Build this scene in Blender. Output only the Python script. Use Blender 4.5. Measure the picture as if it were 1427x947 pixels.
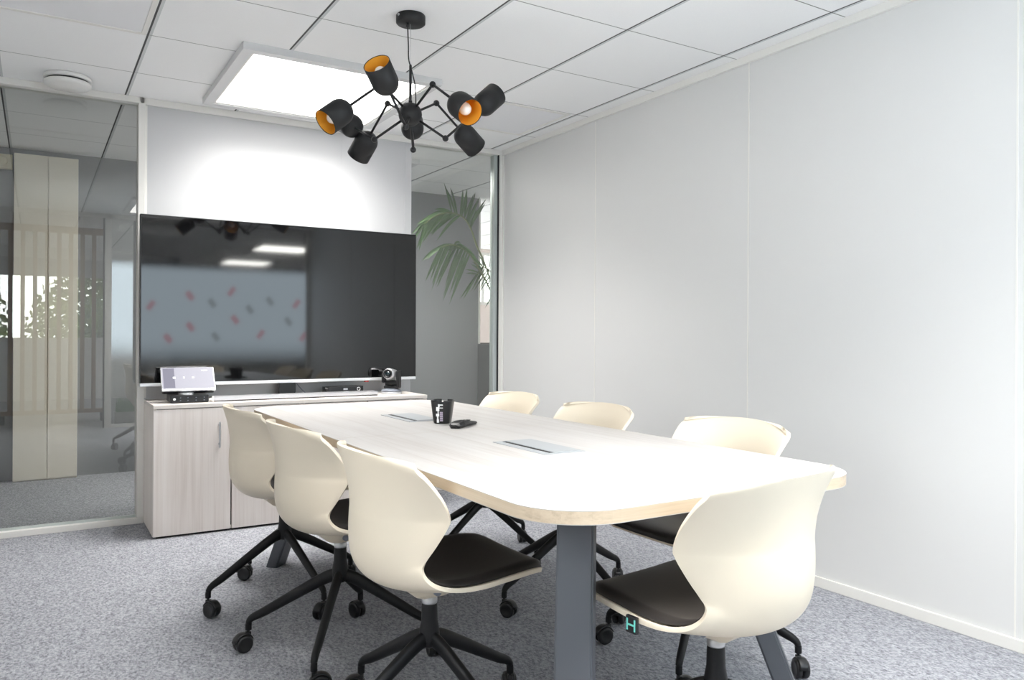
import bpy, bmesh, math, random
from mathutils import Vector, Matrix, Euler

for o in list(bpy.data.objects):
    bpy.data.objects.remove(o, do_unlink=True)
SC = bpy.context.scene
COL = SC.collection
PI = math.pi
R = math.radians
random.seed(7)

# ------------------------------------------------------------------ camera, world, exposure
H = 2.4493                       # ceiling height
TH = 0.5484                      # camera yaw
CAM = Vector((-2.9364, -4.944, 1.101))
cd = bpy.data.cameras.new('camera'); cam = bpy.data.objects.new('camera', cd); COL.objects.link(cam)
cd.sensor_width = 36.0
cd.lens = 1085.07 / 1427 * 36
cd.shift_y = -(473.5 - 464.967) / 1427
cd.clip_start = 0.02
cam.matrix_world = Matrix.Translation(CAM) @ (Matrix.Rotation(-TH, 4, 'Z') @ Matrix.Rotation(PI / 2, 4, 'X') @ Matrix.Rotation(0.0053, 4, 'Z'))
SC.camera = cam

SC.view_settings.view_transform = 'Standard'
SC.view_settings.look = 'None'
SC.view_settings.gamma = 1.0
SC.view_settings.use_curve_mapping = False
SC.view_settings.exposure = 0.42

w = bpy.data.worlds.new('world'); SC.world = w; w.use_nodes = True
bg = w.node_tree.nodes['Background']
bg.inputs[0].default_value = (0.96, 0.985, 1.0, 1); bg.inputs[1].default_value = 7.0

LED = 3.2                       # radiance of the lit ceiling panels
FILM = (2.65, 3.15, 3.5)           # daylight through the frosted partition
sun = bpy.data.lights.new('sun', 'SUN'); sun.energy = 36.0; sun.angle = R(2)
so = bpy.data.objects.new('sun', sun); COL.objects.link(so); so.rotation_euler = Vector((-0.3, -0.7, -0.62)).to_track_quat('-Z', 'Y').to_euler()

# ------------------------------------------------------------------ materials
def new_mat(name):
    m = bpy.data.materials.new(name); m.use_nodes = True
    return m, m.node_tree.nodes, m.node_tree.links

def mat(name, col, rough=0.5, metal=0.0, spec=0.5, bump=0.0, bscale=300.0, var=0.0, vscale=6.0, coat=0.0):
    m, n, l = new_mat(name)
    p = n['Principled BSDF']
    p.inputs['Base Color'].default_value = (*col, 1)
    p.inputs['Roughness'].default_value = rough
    p.inputs['Metallic'].default_value = metal
    p.inputs['Specular IOR Level'].default_value = spec
    p.inputs['Coat Weight'].default_value = coat
    tc = n.new('ShaderNodeTexCoord')
    if var > 0:
        nz = n.new('ShaderNodeTexNoise'); nz.inputs['Scale'].default_value = vscale; nz.inputs['Detail'].default_value = 4
        l.new(tc.outputs['Object'], nz.inputs['Vector'])
        rp = n.new('ShaderNodeValToRGB')
        rp.color_ramp.elements[0].position = 0.3; rp.color_ramp.elements[1].position = 0.7
        rp.color_ramp.elements[0].color = (*[c * (1 - var) for c in col], 1)
        rp.color_ramp.elements[1].color = (*[min(1, c * (1 + var)) for c in col], 1)
        l.new(nz.outputs['Fac'], rp.inputs['Fac']); l.new(rp.outputs['Color'], p.inputs['Base Color'])
    if bump > 0:
        nz2 = n.new('ShaderNodeTexNoise'); nz2.inputs['Scale'].default_value = bscale; nz2.inputs['Detail'].default_value = 3
        l.new(tc.outputs['Object'], nz2.inputs['Vector'])
        b = n.new('ShaderNodeBump'); b.inputs['Strength'].default_value = bump; b.inputs['Distance'].default_value = 0.002
        l.new(nz2.outputs['Fac'], b.inputs['Height']); l.new(b.outputs['Normal'], p.inputs['Normal'])
    return m

def emit(name, col, strength=1.0):
    m, n, l = new_mat(name)
    n.remove(n['Principled BSDF'])
    e = n.new('ShaderNodeEmission'); e.inputs[0].default_value = (*col, 1); e.inputs[1].default_value = strength
    l.new(e.outputs[0], n['Material Output'].inputs[0])
    return m

def wood(name, axis, c0, c1, c2, rough=0.42, scale=1.0):
    m, n, l = new_mat(name)
    p = n['Principled BSDF']; p.inputs['Roughness'].default_value = rough; p.inputs['Specular IOR Level'].default_value = 0.4
    tc = n.new('ShaderNodeTexCoord'); mp = n.new('ShaderNodeMapping')
    s = [26.0 * scale] * 3; s[axis] = 1.1 * scale
    mp.inputs['Scale'].default_value = s
    l.new(tc.outputs['Object'], mp.inputs['Vector'])
    nz = n.new('ShaderNodeTexNoise'); nz.inputs['Scale'].default_value = 1.0; nz.inputs['Detail'].default_value = 6; nz.inputs['Distortion'].default_value = 0.6
    l.new(mp.outputs[0], nz.inputs['Vector'])
    mp2 = n.new('ShaderNodeMapping'); s2 = [150.0 * scale] * 3; s2[axis] = 3.0
    mp2.inputs['Scale'].default_value = s2; l.new(tc.outputs['Object'], mp2.inputs['Vector'])
    nf = n.new('ShaderNodeTexNoise'); nf.inputs['Scale'].default_value = 1.0; nf.inputs['Detail'].default_value = 3
    l.new(mp2.outputs[0], nf.inputs['Vector'])
    mx = n.new('ShaderNodeMix'); mx.data_type = 'FLOAT'; mx.inputs[0].default_value = 0.3
    l.new(nz.outputs['Fac'], mx.inputs[2]); l.new(nf.outputs['Fac'], mx.inputs[3])
    rp = n.new('ShaderNodeValToRGB'); cr = rp.color_ramp
    cr.elements[0].position = 0.33; cr.elements[0].color = (*c0, 1)
    cr.elements[1].position = 0.68; cr.elements[1].color = (*c2, 1)
    e = cr.elements.new(0.5); e.color = (*c1, 1)
    l.new(mx.outputs[0], rp.inputs['Fac']); l.new(rp.outputs['Color'], p.inputs['Base Color'])
    return m

def carpet(name, c0, c1, c2):
    m, n, l = new_mat(name)
    p = n['Principled BSDF']; p.inputs['Roughness'].default_value = 0.95; p.inputs['Specular IOR Level'].default_value = 0.1
    tc = n.new('ShaderNodeTexCoord')
    mp = n.new('ShaderNodeMapping'); mp.inputs['Scale'].default_value = (1.0, 0.6, 1.0); mp.inputs['Rotation'].default_value = (0, 0, 0.5)
    l.new(tc.outputs['Object'], mp.inputs['Vector'])
    a = n.new('ShaderNodeTexNoise'); a.inputs['Scale'].default_value = 125; a.inputs['Detail'].default_value = 5; a.inputs['Roughness'].default_value = 0.75
    l.new(mp.outputs[0], a.inputs['Vector'])
    rp = n.new('ShaderNodeValToRGB'); cr = rp.color_ramp
    cr.elements[0].position = 0.36; cr.elements[0].color = (*c0, 1)
    cr.elements[1].position = 0.66; cr.elements[1].color = (*c2, 1)
    e = cr.elements.new(0.5); e.color = (*c1, 1)
    l.new(a.outputs['Fac'], rp.inputs['Fac']); l.new(rp.outputs['Color'], p.inputs['Base Color'])
    b = n.new('ShaderNodeBump'); b.inputs['Strength'].default_value = 0.6; b.inputs['Distance'].default_value = 0.004
    l.new(a.outputs['Fac'], b.inputs['Height']); l.new(b.outputs['Normal'], p.inputs['Normal'])
    return m

def tile_ceiling(name):
    """600 mm mineral tiles: dark reveal rails along Y, thin butt joints along X."""
    m, n, l = new_mat(name)
    p = n['Principled BSDF']; p.inputs['Roughness'].default_value = 0.9; p.inputs['Specular IOR Level'].default_value = 0.15
    tc = n.new('ShaderNodeTexCoord'); sp = n.new('ShaderNodeSeparateXYZ'); l.new(tc.outputs['Object'], sp.inputs[0])
    def line(out, off, half):
        a = n.new('ShaderNodeMath'); a.operation = 'ADD'; a.inputs[1].default_value = -off + 60.0; l.new(out, a.inputs[0])
        b = n.new('ShaderNodeMath'); b.operation = 'FLOORED_MODULO'; b.inputs[1].default_value = 0.6; l.new(a.outputs[0], b.inputs[0])
        c = n.new('ShaderNodeMath'); c.operation = 'SUBTRACT'; c.inputs[1].default_value = 0.3; l.new(b.outputs[0], c.inputs[0])
        d = n.new('ShaderNodeMath'); d.operation = 'ABSOLUTE'; l.new(c.outputs[0], d.inputs[0])
        e = n.new('ShaderNodeMath'); e.operation = 'LESS_THAN'; e.inputs[1].default_value = half; l.new(d.outputs[0], e.inputs[0])
        return e.outputs[0]
    lx = line(sp.outputs[0], -1.91 + 0.3, 0.0042)
    lx2 = line(sp.outputs[0], -1.91 + 0.3 + 0.006, 0.011)
    ly = line(sp.outputs[1], -0.4615 + 0.3, 0.0026)
    nz = n.new('ShaderNodeTexNoise'); nz.inputs['Scale'].default_value = 220; nz.inputs['Detail'].default_value = 2
    l.new(tc.outputs['Object'], nz.inputs['Vector'])
    rp = n.new('ShaderNodeValToRGB')
    rp.color_ramp.elements[0].color = (0.88, 0.88, 0.88, 1); rp.color_ramp.elements[1].color = (0.94, 0.94, 0.94, 1)
    l.new(nz.outputs['Fac'], rp.inputs['Fac'])
    def mixc(fac, a, col):
        mx = n.new('ShaderNodeMix'); mx.data_type = 'RGBA'
        l.new(fac, mx.inputs['Factor']); l.new(a, mx.inputs['A']); mx.inputs['B'].default_value = (*col, 1)
        return mx.outputs['Result']
    c = mixc(lx2, rp.outputs['Color'], (0.62, 0.64, 0.64))
    c = mixc(ly, c, (0.28, 0.28, 0.27))
    c = mixc(lx, c, (0.10, 0.10, 0.10))
    l.new(c, p.inputs['Base Color'])
    return m

def glass(name, tint, refl):
    m, n, l = new_mat(name)
    n.remove(n['Principled BSDF'])
    t = n.new('ShaderNodeBsdfTransparent'); t.inputs[0].default_value = (*tint, 1)
    g = n.new('ShaderNodeBsdfGlossy'); g.inputs['Roughness'].default_value = 0.0; g.inputs[0].default_value = (1, 1, 1, 1)
    f = n.new('ShaderNodeFresnel'); f.inputs[0].default_value = refl
    mx = n.new('ShaderNodeMixShader'); l.new(f.outputs[0], mx.inputs[0]); l.new(t.outputs[0], mx.inputs[1]); l.new(g.outputs[0], mx.inputs[2])
    l.new(mx.outputs[0], n['Material Output'].inputs[0])
    return m

M = {}
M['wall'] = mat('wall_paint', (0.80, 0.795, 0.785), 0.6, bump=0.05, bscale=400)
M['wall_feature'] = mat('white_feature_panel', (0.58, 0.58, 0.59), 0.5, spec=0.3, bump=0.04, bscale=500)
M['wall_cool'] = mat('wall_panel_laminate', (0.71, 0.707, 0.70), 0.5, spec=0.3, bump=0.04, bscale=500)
M['trim'] = mat('trim_lacquer', (0.80, 0.785, 0.75), 0.4)
M['alu'] = mat('pale_aluminium_profile', (0.55, 0.60, 0.58), 0.35, metal=0.2)
M['grey_wall'] = mat('dark_grey_wall_paint', (0.235, 0.24, 0.255), 0.6, bump=0.1, bscale=250)
M['cream_panel'] = mat('cream_cupboard_lacquer', (0.86, 0.80, 0.69), 0.35)
M['ceiling'] = tile_ceiling('mineral_ceiling_tiles')
M['carpet'] = carpet('heather_grey_carpet', (0.155, 0.158, 0.178), (0.335, 0.34, 0.37), (0.52, 0.525, 0.56))
M['glass'] = glass('clear_partition_glass', (0.935, 0.945, 0.925), 1.74)
M['window_glass'] = glass('clear_window_glass', (0.95, 0.96, 0.95), 1.4)
M['led'] = emit('lit_diffuser', (1.0, 0.99, 0.96), LED)
M['led_office'] = emit('office_lit_diffuser', (1.0, 0.98, 0.94), 22.0)
M['led_bright'] = emit('bright_lit_diffuser', (1.0, 0.985, 0.95), LED * 1.5)
M['off_led'] = mat('unlit_diffuser', (0.84, 0.84, 0.86), 0.5)
M['white_frame'] = mat('white_light_frame', (0.66, 0.66, 0.66), 0.4)
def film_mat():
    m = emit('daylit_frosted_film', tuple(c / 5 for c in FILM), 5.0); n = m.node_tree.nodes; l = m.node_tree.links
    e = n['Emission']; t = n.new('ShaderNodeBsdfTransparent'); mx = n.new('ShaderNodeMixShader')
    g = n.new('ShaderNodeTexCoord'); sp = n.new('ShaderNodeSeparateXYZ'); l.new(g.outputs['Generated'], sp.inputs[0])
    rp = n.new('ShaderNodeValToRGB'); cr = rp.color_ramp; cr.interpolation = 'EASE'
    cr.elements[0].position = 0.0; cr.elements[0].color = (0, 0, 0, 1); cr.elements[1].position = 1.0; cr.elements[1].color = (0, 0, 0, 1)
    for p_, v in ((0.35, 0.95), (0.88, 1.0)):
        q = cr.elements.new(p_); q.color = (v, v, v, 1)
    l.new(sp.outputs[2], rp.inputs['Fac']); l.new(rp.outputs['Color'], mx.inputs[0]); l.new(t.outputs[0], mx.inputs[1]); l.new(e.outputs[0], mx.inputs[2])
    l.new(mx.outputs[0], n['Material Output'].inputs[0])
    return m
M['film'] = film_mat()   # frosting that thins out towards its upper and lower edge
M['red_dot'] = emit('red_backlit_sticker', (0.84, 0.50, 0.58), 3.2)
M['grey_dot'] = emit('grey_backlit_sticker', (0.52, 0.60, 0.64), 3.2)
M['black'] = mat('matt_black_powder_coat', (0.007, 0.007, 0.008), 0.46, spec=0.3, bump=0.04, bscale=900)
M['black_plastic'] = mat('black_plastic', (0.010, 0.010, 0.011), 0.38)
M['lamp_black'] = mat('matt_black_lamp_paint', (0.011, 0.011, 0.012), 0.5, spec=0.4)
M['gold'] = mat('gold_lamp_lining', (1.0, 0.52, 0.06), 0.4, metal=0.35)
M['bulb'] = mat('opal_bulb_glass', (0.90, 0.86, 0.84), 0.25)
M['leg_grey'] = mat('anthracite_table_leg', (0.10, 0.107, 0.122), 0.42, metal=0.3, bump=0.03, bscale=900)
M['shell'] = mat('cream_polypropylene', (0.76, 0.675, 0.545), 0.45, spec=0.4, bump=0.02, bscale=1200)
M['pad'] = mat('dark_brown_seat_upholstery', (0.022, 0.018, 0.016), 0.5, spec=0.45, bump=0.06, bscale=700)
M['chrome'] = mat('brushed_steel_collar', (0.55, 0.55, 0.56), 0.3, metal=0.9)
M['knob'] = mat('blue_grey_knob', (0.22, 0.24, 0.28), 0.35)
M['table'] = wood('whitewashed_oak_top', 1, (0.415, 0.385, 0.365), (0.48, 0.46, 0.445), (0.515, 0.50, 0.487), 0.4)
M['table_edge'] = wood('oak_edge_band', 1, (0.50, 0.40, 0.29), (0.60, 0.485, 0.355), (0.65, 0.54, 0.41), 0.45, 2.2)
M['table_edge_x'] = wood('oak_edge_band_end', 0, (0.50, 0.40, 0.29), (0.60, 0.485, 0.355), (0.65, 0.54, 0.41), 0.45, 2.2)
M['cab'] = wood('grey_oak_laminate', 2, (0.66, 0.595, 0.55), (0.76, 0.70, 0.66), (0.81, 0.76, 0.725), 0.45)
M['cab_top'] = wood('grey_oak_laminate_top', 0, (0.60, 0.545, 0.50), (0.70, 0.65, 0.61), (0.75, 0.70, 0.66), 0.4)
M['dark_gap'] = mat('black_plinth', (0.015, 0.015, 0.015), 0.7)
M['silver'] = mat('satin_silver', (0.62, 0.62, 0.64), 0.32, metal=0.75)
M['silver_light'] = mat('light_satin_aluminium', (0.72, 0.73, 0.75), 0.38, metal=0.5)
M['port'] = mat('silver_grey_power_box_lid', (0.35, 0.368, 0.385), 0.45, metal=0.1)
M['screen'] = mat('glossy_black_screen', (0.003, 0.003, 0.0034), 0.045, spec=0.72)
M['tablet'] = None
M['white_plastic'] = mat('white_plastic', (0.80, 0.79, 0.77), 0.35)
M['beige_plastic'] = mat('beige_plastic', (0.66, 0.60, 0.45), 0.4)
M['lens'] = mat('camera_lens_glass', (0.01, 0.02, 0.025), 0.05, spec=0.8)
M['teal'] = mat('teal_print', (0.20, 0.70, 0.62), 0.5)
M['white_print'] = mat('white_print', (0.85, 0.85, 0.85), 0.45)
M['lilac_print'] = mat('lilac_grey_print', (0.42, 0.36, 0.45), 0.45)
M['red_led'] = mat('red_indicator', (0.5, 0.03, 0.02), 0.3)
M['slat'] = wood('brown_wood_slat', 2, (0.30, 0.17, 0.10), (0.38, 0.23, 0.14), (0.44, 0.29, 0.18), 0.5)
M['planter'] = mat('dark_grey_planter', (0.045, 0.048, 0.052), 0.45, var=0.15)
M['soil'] = mat('potting_soil', (0.05, 0.035, 0.025), 0.9)
M['leaf'] = mat('palm_leaf', (0.062, 0.13, 0.042), 0.45, var=0.35, vscale=9)
M['stem'] = mat('palm_stem', (0.16, 0.19, 0.07), 0.5)
M['grass'] = mat('artificial_grass', (0.07, 0.28, 0.035), 0.7, var=0.3, vscale=30)
M['hedge'] = mat('hedge_leaf', (0.42, 0.50, 0.20), 0.6, var=0.45, vscale=3)
M['hedge'].node_tree.nodes['Principled BSDF'].inputs['Transmission Weight'].default_value = 0.0
M['bark'] = mat('tree_bark', (0.16, 0.12, 0.08), 0.8)
M['rose_wall'] = mat('pale_rose_wall_paint', (0.80, 0.68, 0.63), 0.6)
M['blind'] = mat('pale_roller_blind_fabric', (0.55, 0.54, 0.53), 0.8)
M['ground'] = mat('gravel_ground', (0.32, 0.30, 0.25), 0.9, var=0.2)

def tablet_mat():
    m, n, l = new_mat('lit_touch_screen')
    p = n['Principled BSDF']; p.inputs['Base Color'].default_value = (0.02, 0.02, 0.025, 1); p.inputs['Roughness'].default_value = 0.45; p.inputs['Specular IOR Level'].default_value = 0.2
    p.inputs['Emission Color'].default_value = (0.70, 0.69, 0.80, 1); p.inputs['Emission Strength'].default_value = 0.58
    return m
M['tablet'] = tablet_mat()
M['icon'] = emit('lit_icon', (1, 1, 1), 1.3)
M['tablet_dim'] = emit('lit_grey_screen_panel', (0.50, 0.49, 0.60), 0.55)

# ------------------------------------------------------------------ mesh helpers
def box(bm, x0, x1, y0, y1, z0, z1, bev=0.0, seg=2, mi=0):
    vs = [bm.verts.new(c) for c in ((x0, y0, z0), (x1, y0, z0), (x1, y1, z0), (x0, y1, z0), (x0, y0, z1), (x1, y0, z1), (x1, y1, z1), (x0, y1, z1))]
    fs = [bm.faces.new([vs[i] for i in q]) for q in ((0, 3, 2, 1), (4, 5, 6, 7), (0, 1, 5, 4), (1, 2, 6, 5), (2, 3, 7, 6), (3, 0, 4, 7))]
    for f in fs: f.material_index = mi
    if bev > 0:
        es = list({e for f in fs for e in f.edges})
        r = bmesh.ops.bevel(bm, geom=es, offset=bev, segments=seg, affect='EDGES', profile=0.5)
        for f in r['faces']: f.material_index = mi
    return vs

def frame_from(d):
    d = d.normalized()
    up = Vector((0, 0, 1)) if abs(d.z) < 0.98 else Vector((0, 1, 0))
    s = d.cross(up).normalized(); u = s.cross(d).normalized()
    return s, u

def sweep(bm, pts, rad, n=12, cap=True, mi=0):
    """tube with elliptical section; rad = (side, up) per point or one number"""
    pts = [Vector(p) for p in pts]; rings = []
    for i, p in enumerate(pts):
        d = (pts[min(i + 1, len(pts) - 1)] - pts[max(i - 1, 0)])
        s, u = frame_from(d)
        r = rad[i] if isinstance(rad, (list, tuple)) and isinstance(rad[0], (list, tuple)) else (rad[i], rad[i]) if isinstance(rad, (list, tuple)) else (rad, rad)
        rings.append([bm.verts.new(p + s * (r[0] * math.cos(a)) + u * (r[1] * math.sin(a))) for a in (2 * PI * k / n for k in range(n))])
    for a, b in zip(rings, rings[1:]):
        for k in range(n):
            f = bm.faces.new((a[k], a[(k + 1) % n], b[(k + 1) % n], b[k])); f.smooth = True; f.material_index = mi
    if cap:
        bm.faces.new(list(reversed(rings[0]))).material_index = mi
        bm.faces.new(rings[-1]).material_index = mi
    return rings

def lathe(bm, prof, n=32, mi=0, xf=None, close=False):
    """prof: (radius, z) list; xf: optional Matrix"""
    rings = []
    for r, z in prof:
        if r < 1e-6:
            v = Vector((0, 0, z)); rings.append([bm.verts.new(xf @ v if xf else v)])
        else:
            rg = []
            for k in range(n):
                a = 2 * PI * k / n; v = Vector((r * math.cos(a), r * math.sin(a), z)); rg.append(bm.verts.new(xf @ v if xf else v))
            rings.append(rg)
    for a, b in zip(rings, rings[1:]):
        for k in range(n):
            if len(a) == 1 and len(b) == 1: continue
            if len(a) == 1: f = bm.faces.new((a[0], b[(k + 1) % n], b[k]))
            elif len(b) == 1: f = bm.faces.new((a[k], a[(k + 1) % n], b[0]))
            else: f = bm.faces.new((a[k], a[(k + 1) % n], b[(k + 1) % n], b[k]))
            f.smooth = True; f.material_index = mi

def sphere(bm, c, r, seg=20, mi=0):
    g = bmesh.ops.create_uvsphere(bm, u_segments=seg, v_segments=max(8, seg // 2), radius=r, matrix=Matrix.Translation(Vector(c)))
    for v in g['verts']:
        for f in v.link_faces: f.smooth = True; f.material_index = mi

def prism(bm, poly, z0, z1, side_mi=0, mi=0, bev=0.0):
    a = [bm.verts.new((x, y, z0)) for x, y in poly]; b = [bm.verts.new((x, y, z1)) for x, y in poly]
    bm.faces.new(list(reversed(a))).material_index = mi
    top = bm.faces.new(b); top.material_index = mi
    n = len(poly)
    for k in range(n):
        f = bm.faces.new((a[k], a[(k + 1) % n], b[(k + 1) % n], b[k])); f.material_index = side_mi(k) if callable(side_mi) else side_mi

def wpos(o):
    p = Vector((0, 0, 0))
    while o is not None: p = p + o.location; o = o.parent
    return p

def fin(name, bm, mats, parent=None, world=True, norm=True):
    """links a bmesh as ONE object. world=True: the mesh was drawn in room coordinates"""
    if norm: bmesh.ops.recalc_face_normals(bm, faces=bm.faces)
    me = bpy.data.meshes.new(name)
    o = bpy.data.objects.new(name, me); COL.objects.link(o)
    if not isinstance(mats, (list, tuple)): mats = [mats]
    for m_ in mats: me.materials.append(m_)
    if parent is not None:
        o.parent = parent
        if world: bmesh.ops.translate(bm, verts=bm.verts, vec=-wpos(parent))
    elif world:
        xs = [v.co.x for v in bm.verts]; ys = [v.co.y for v in bm.verts]; zs = [v.co.z for v in bm.verts]
        org = Vector(((min(xs) + max(xs)) / 2, (min(ys) + max(ys)) / 2, min(zs)))
        bmesh.ops.translate(bm, verts=bm.verts, vec=-org); o.location = org
    bm.to_mesh(me); bm.free()
    return o

def bx(name, x0, x1, y0, y1, z0, z1, m, parent=None, bev=0.0, seg=2, world=True):
    bm = bmesh.new(); box(bm, x0, x1, y0, y1, z0, z1, bev, seg)
    return fin(name, bm, m, parent, world)

def tag(o, label, cat, group=None, kind=None):
    o['label'] = label; o['category'] = cat
    if group: o['group'] = group
    if kind: o['kind'] = kind
    return o

def thing(name, label, cat, loc=(0, 0, 0), rz=0.0, group=None):
    o = bpy.data.objects.new(name, None); o.empty_display_size = 0.1; COL.objects.link(o)
    o.location = loc; o.rotation_euler = (0, 0, rz)
    return tag(o, label, cat, group)

def struct(o, label=None):
    o['kind'] = 'structure'
    if label: o['label'] = label
    return o

def copy_tree(src, parent=None):
    c = src.copy(); COL.objects.link(c); c.parent = parent
    for ch in list(src.children): copy_tree(ch, c)
    return c

def spline(pts, n):
    """Catmull-Rom through points, n samples per span"""
    P = [Vector(p) for p in pts]; out = []
    for i in range(len(P) - 1):
        p0, p1, p2, p3 = P[max(i - 1, 0)], P[i], P[i + 1], P[min(i + 2, len(P) - 1)]
        for k in range(n):
            t = k / n
            out.append(0.5 * ((2 * p1) + (p2 - p0) * t + (2 * p0 - 5 * p1 + 4 * p2 - p3) * t * t + (3 * p1 - p0 - 3 * p2 + p3) * t ** 3))
    out.append(P[-1]); return out

# ------------------------------------------------------------------ the room shell
struct(bx('floor', -4.6, 6.5, -13.6, 6.1, -0.06, 0.0, M['carpet']), 'heather grey carpet')
def ceiling():
    bm = bmesh.new(); box(bm, -4.6, 6.5, -13.6, 6.1, H, H + 0.08)
    o = fin('ceiling', bm, M['ceiling'], None, world=False)
    return struct(o, 'suspended ceiling of white square tiles')
ceiling()
T = 0.08
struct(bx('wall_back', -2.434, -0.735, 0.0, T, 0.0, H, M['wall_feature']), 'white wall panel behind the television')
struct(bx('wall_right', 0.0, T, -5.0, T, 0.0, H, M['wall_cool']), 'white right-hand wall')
struct(bx('wall_corridor', -4.6, 0.83, 1.87, 2.0, 0.0, H, M['grey_wall']), 'dark grey corridor wall seen through the glass')
struct(bx('wall_corridor_end', -4.6, -4.5, 0.0, 2.0, 0.0, H, M['wall']))
struct(bx('wall_corridor_near', -4.5, -3.42, 0.0, T, 0.0, H, M['wall']))
struct(bx('wall_office_end', -4.6, -4.5, -10.0, -5.0, 0.0, H, M['wall']))
struct(bx('wall_office_front', -4.5, -3.42, -5.1, -5.0, 0.0, H, M['wall']))
def left_wall():
    bm = bmesh.new(); x0, x1 = -3.50, -3.42; wy0, wy1, wz0, wz1 = -4.00, -3.15, 0.95, 2.20
    box(bm, x0, x1, -5.0, wy0, 0, H); box(bm, x0, x1, wy1, 0.0, 0, H); box(bm, x0, x1, wy0, wy1, 0, wz0); box(bm, x0, x1, wy0, wy1, wz1, H)
    struct(fin('wall_left', bm, M['wall']))
    bm = bmesh.new(); fw = 0.05
    box(bm, x0, x1, wy0, wy0 + fw, wz0, wz1); box(bm, x0, x1, wy1 - fw, wy1, wz0, wz1); box(bm, x0, x1, wy0 + fw, wy1 - fw, wz0, wz0 + fw); box(bm, x0, x1, wy0 + fw, wy1 - fw, wz1 - fw, wz1)
    o = struct(fin('fill_window', bm, M['trim']), 'added window in the left wall, for daylight on the left side')  # added unseen window, lets sky light brighten the left side
    bx('pane', -3.465, -3.455, wy0 + fw, wy1 - fw, wz0 + fw, wz1 - fw, M['window_glass'], o)
left_wall()
struct(bx('wall_office_side', 2.5, 2.6, -13.6, -5.0, 0.0, H, M['wall']))
struct(bx('wall_office_near', 0.08, 2.5, -5.1, -5.0, 0.0, H, M['wall']))
struct(bx('wall_office_back', -1.0, 2.5, -13.6, -13.5, 0.0, H, M['wall']))
struct(bx('wall_office_return', -1.0, -0.9, -13.5, -9.5, 0.0, H, M['wall']))
# rear wall of the office behind the camera, with the window opening that mirrors in the glass
def wall_hole(name, x0, x1, y0, y1, hx0, hx1, hz0, hz1, m):
    bm = bmesh.new()
    box(bm, x0, hx0, y0, y1, 0, H); box(bm, hx1, x1, y0, y1, 0, H)
    box(bm, hx0, hx1, y0, y1, 0, hz0); box(bm, hx0, hx1, y0, y1, hz1, H)
    return struct(fin(name, bm, m))
wall_hole('wall_rear', -4.6, -0.9, -9.6, -9.5, -3.6, -1.2, 0.95, 2.25, M['wall'])
wall_hole('wall_far', 0.83, 6.5, 5.9, 6.0, 1.0, 6.3, 1.56, 2.40, M['rose_wall'])
struct(bx('trim_12', 0.83, 0.848, 1.862, 2.005, 0.0, H, M['trim']), 'white strip painting the lit end of the dark corridor wall')  # white strip paints in the light on the grey wall's end
struct(bx('wall_far_side', 6.4, 6.5, -0.2, 6.0, 0.0, H, M['wall']))
struct(bx('wall_near_side', 0.08, 6.5, -0.20, -0.1, 0.0, H, M['wall']))

def window(name, x0, x1, y, z0, z1, fw, fd, m, panes, label, mull=()):
    bm = bmesh.new()
    box(bm, x0, x1, y - fd / 2, y + fd / 2, z0, z0 + fw); box(bm, x0, x1, y - fd / 2, y + fd / 2, z1 - fw, z1)
    box(bm, x0, x0 + fw, y - fd / 2, y + fd / 2, z0 + fw, z1 - fw); box(bm, x1 - fw, x1, y - fd / 2, y + fd / 2, z0 + fw, z1 - fw)
    for xm in mull: box(bm, xm - fw / 2, xm + fw / 2, y - fd / 2, y + fd / 2, z0 + fw, z1 - fw)
    o = struct(fin(name, bm, m), label)
    bx('pane', x0 + fw, x1 - fw, y - 0.005, y + 0.005, z0 + fw, z1 - fw, panes, o)
    return o

# glazed partition either side of the white panel
def partition(name, x0, x1, left, right, label):
    """left/right: width of the white posts"""
    bm = bmesh.new()
    box(bm, x0, x1, -0.012, T, 0.0, 0.032, 0.002); box(bm, x0, x1, -0.012, T, 2.414, H, 0.002)
    if left: box(bm, x0, x0 + left, -0.012, T, 0.032, 2.414, 0.002)
    if right: box(bm, x1 - right, x1, -0.012, T, 0.032, 2.414, 0.002)
    o = struct(fin(name, bm, M['trim']), label)
    bx('pane', x0 + left, x1 - right, 0.035, 0.045, 0.032, 2.414, M['glass'], o)
    return o
p1 = partition('window_1', -3.42, -2.405, 0.0, 0.036, 'floor-to-ceiling glass panel left of the television')
p2 = partition('window_2', -0.735, 0.0, 0.0, 0.036, 'floor-to-ceiling glass panel right of the television')
bm = bmesh.new(); box(bm, -0.068, -0.036, 0.012, 0.07, 0.032, 2.414); fin('profile', bm, M['alu'], p2)
bm = bmesh.new(); box(bm, -0.0415, -0.0365, -0.004, 0.012, 0.032, 2.414); fin('seal', bm, M['black_plastic'], p2)
bm = bmesh.new(); box(bm, -3.42, -2.442, 0.026, 0.034, 0.032, 0.046); fin('gasket', bm, M['alu'], p1)

# cover strips
struct(bx('trim_1', -2.434, -0.735, -0.012, 0.0, H - 0.04, H, M['trim'], bev=0.002))
struct(bx('trim_2', -0.020, 0.0, -5.0, -0.012, H - 0.036, H, M['trim'], bev=0.002))
struct(bx('trim_3', -2.405, -2.394, -0.004, 0.0, 0.72, H - 0.04, M['trim']))
struct(bx('trim_4', -0.785, -0.778, -0.003, 0.0, 0.72, H - 0.04, M['wall_feature']))
struct(bx('trim_5', -1.234, -1.230, -0.002, 0.0, 0.72, H - 0.04, M['wall_feature']))
for i, y in enumerate((-1.115, -2.325, -3.535)):
    struct(bx('trim_%d' % (6 + i), -0.002, 0.0, y - 0.003, y + 0.003, 0.045, H - 0.036, M['trim']))
struct(bx('baseboard_right', -0.012, 0.0, -5.0, -0.012, 0.0, 0.045, M['trim'], bev=0.002), 'low white baseboard along the right wall')
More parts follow.
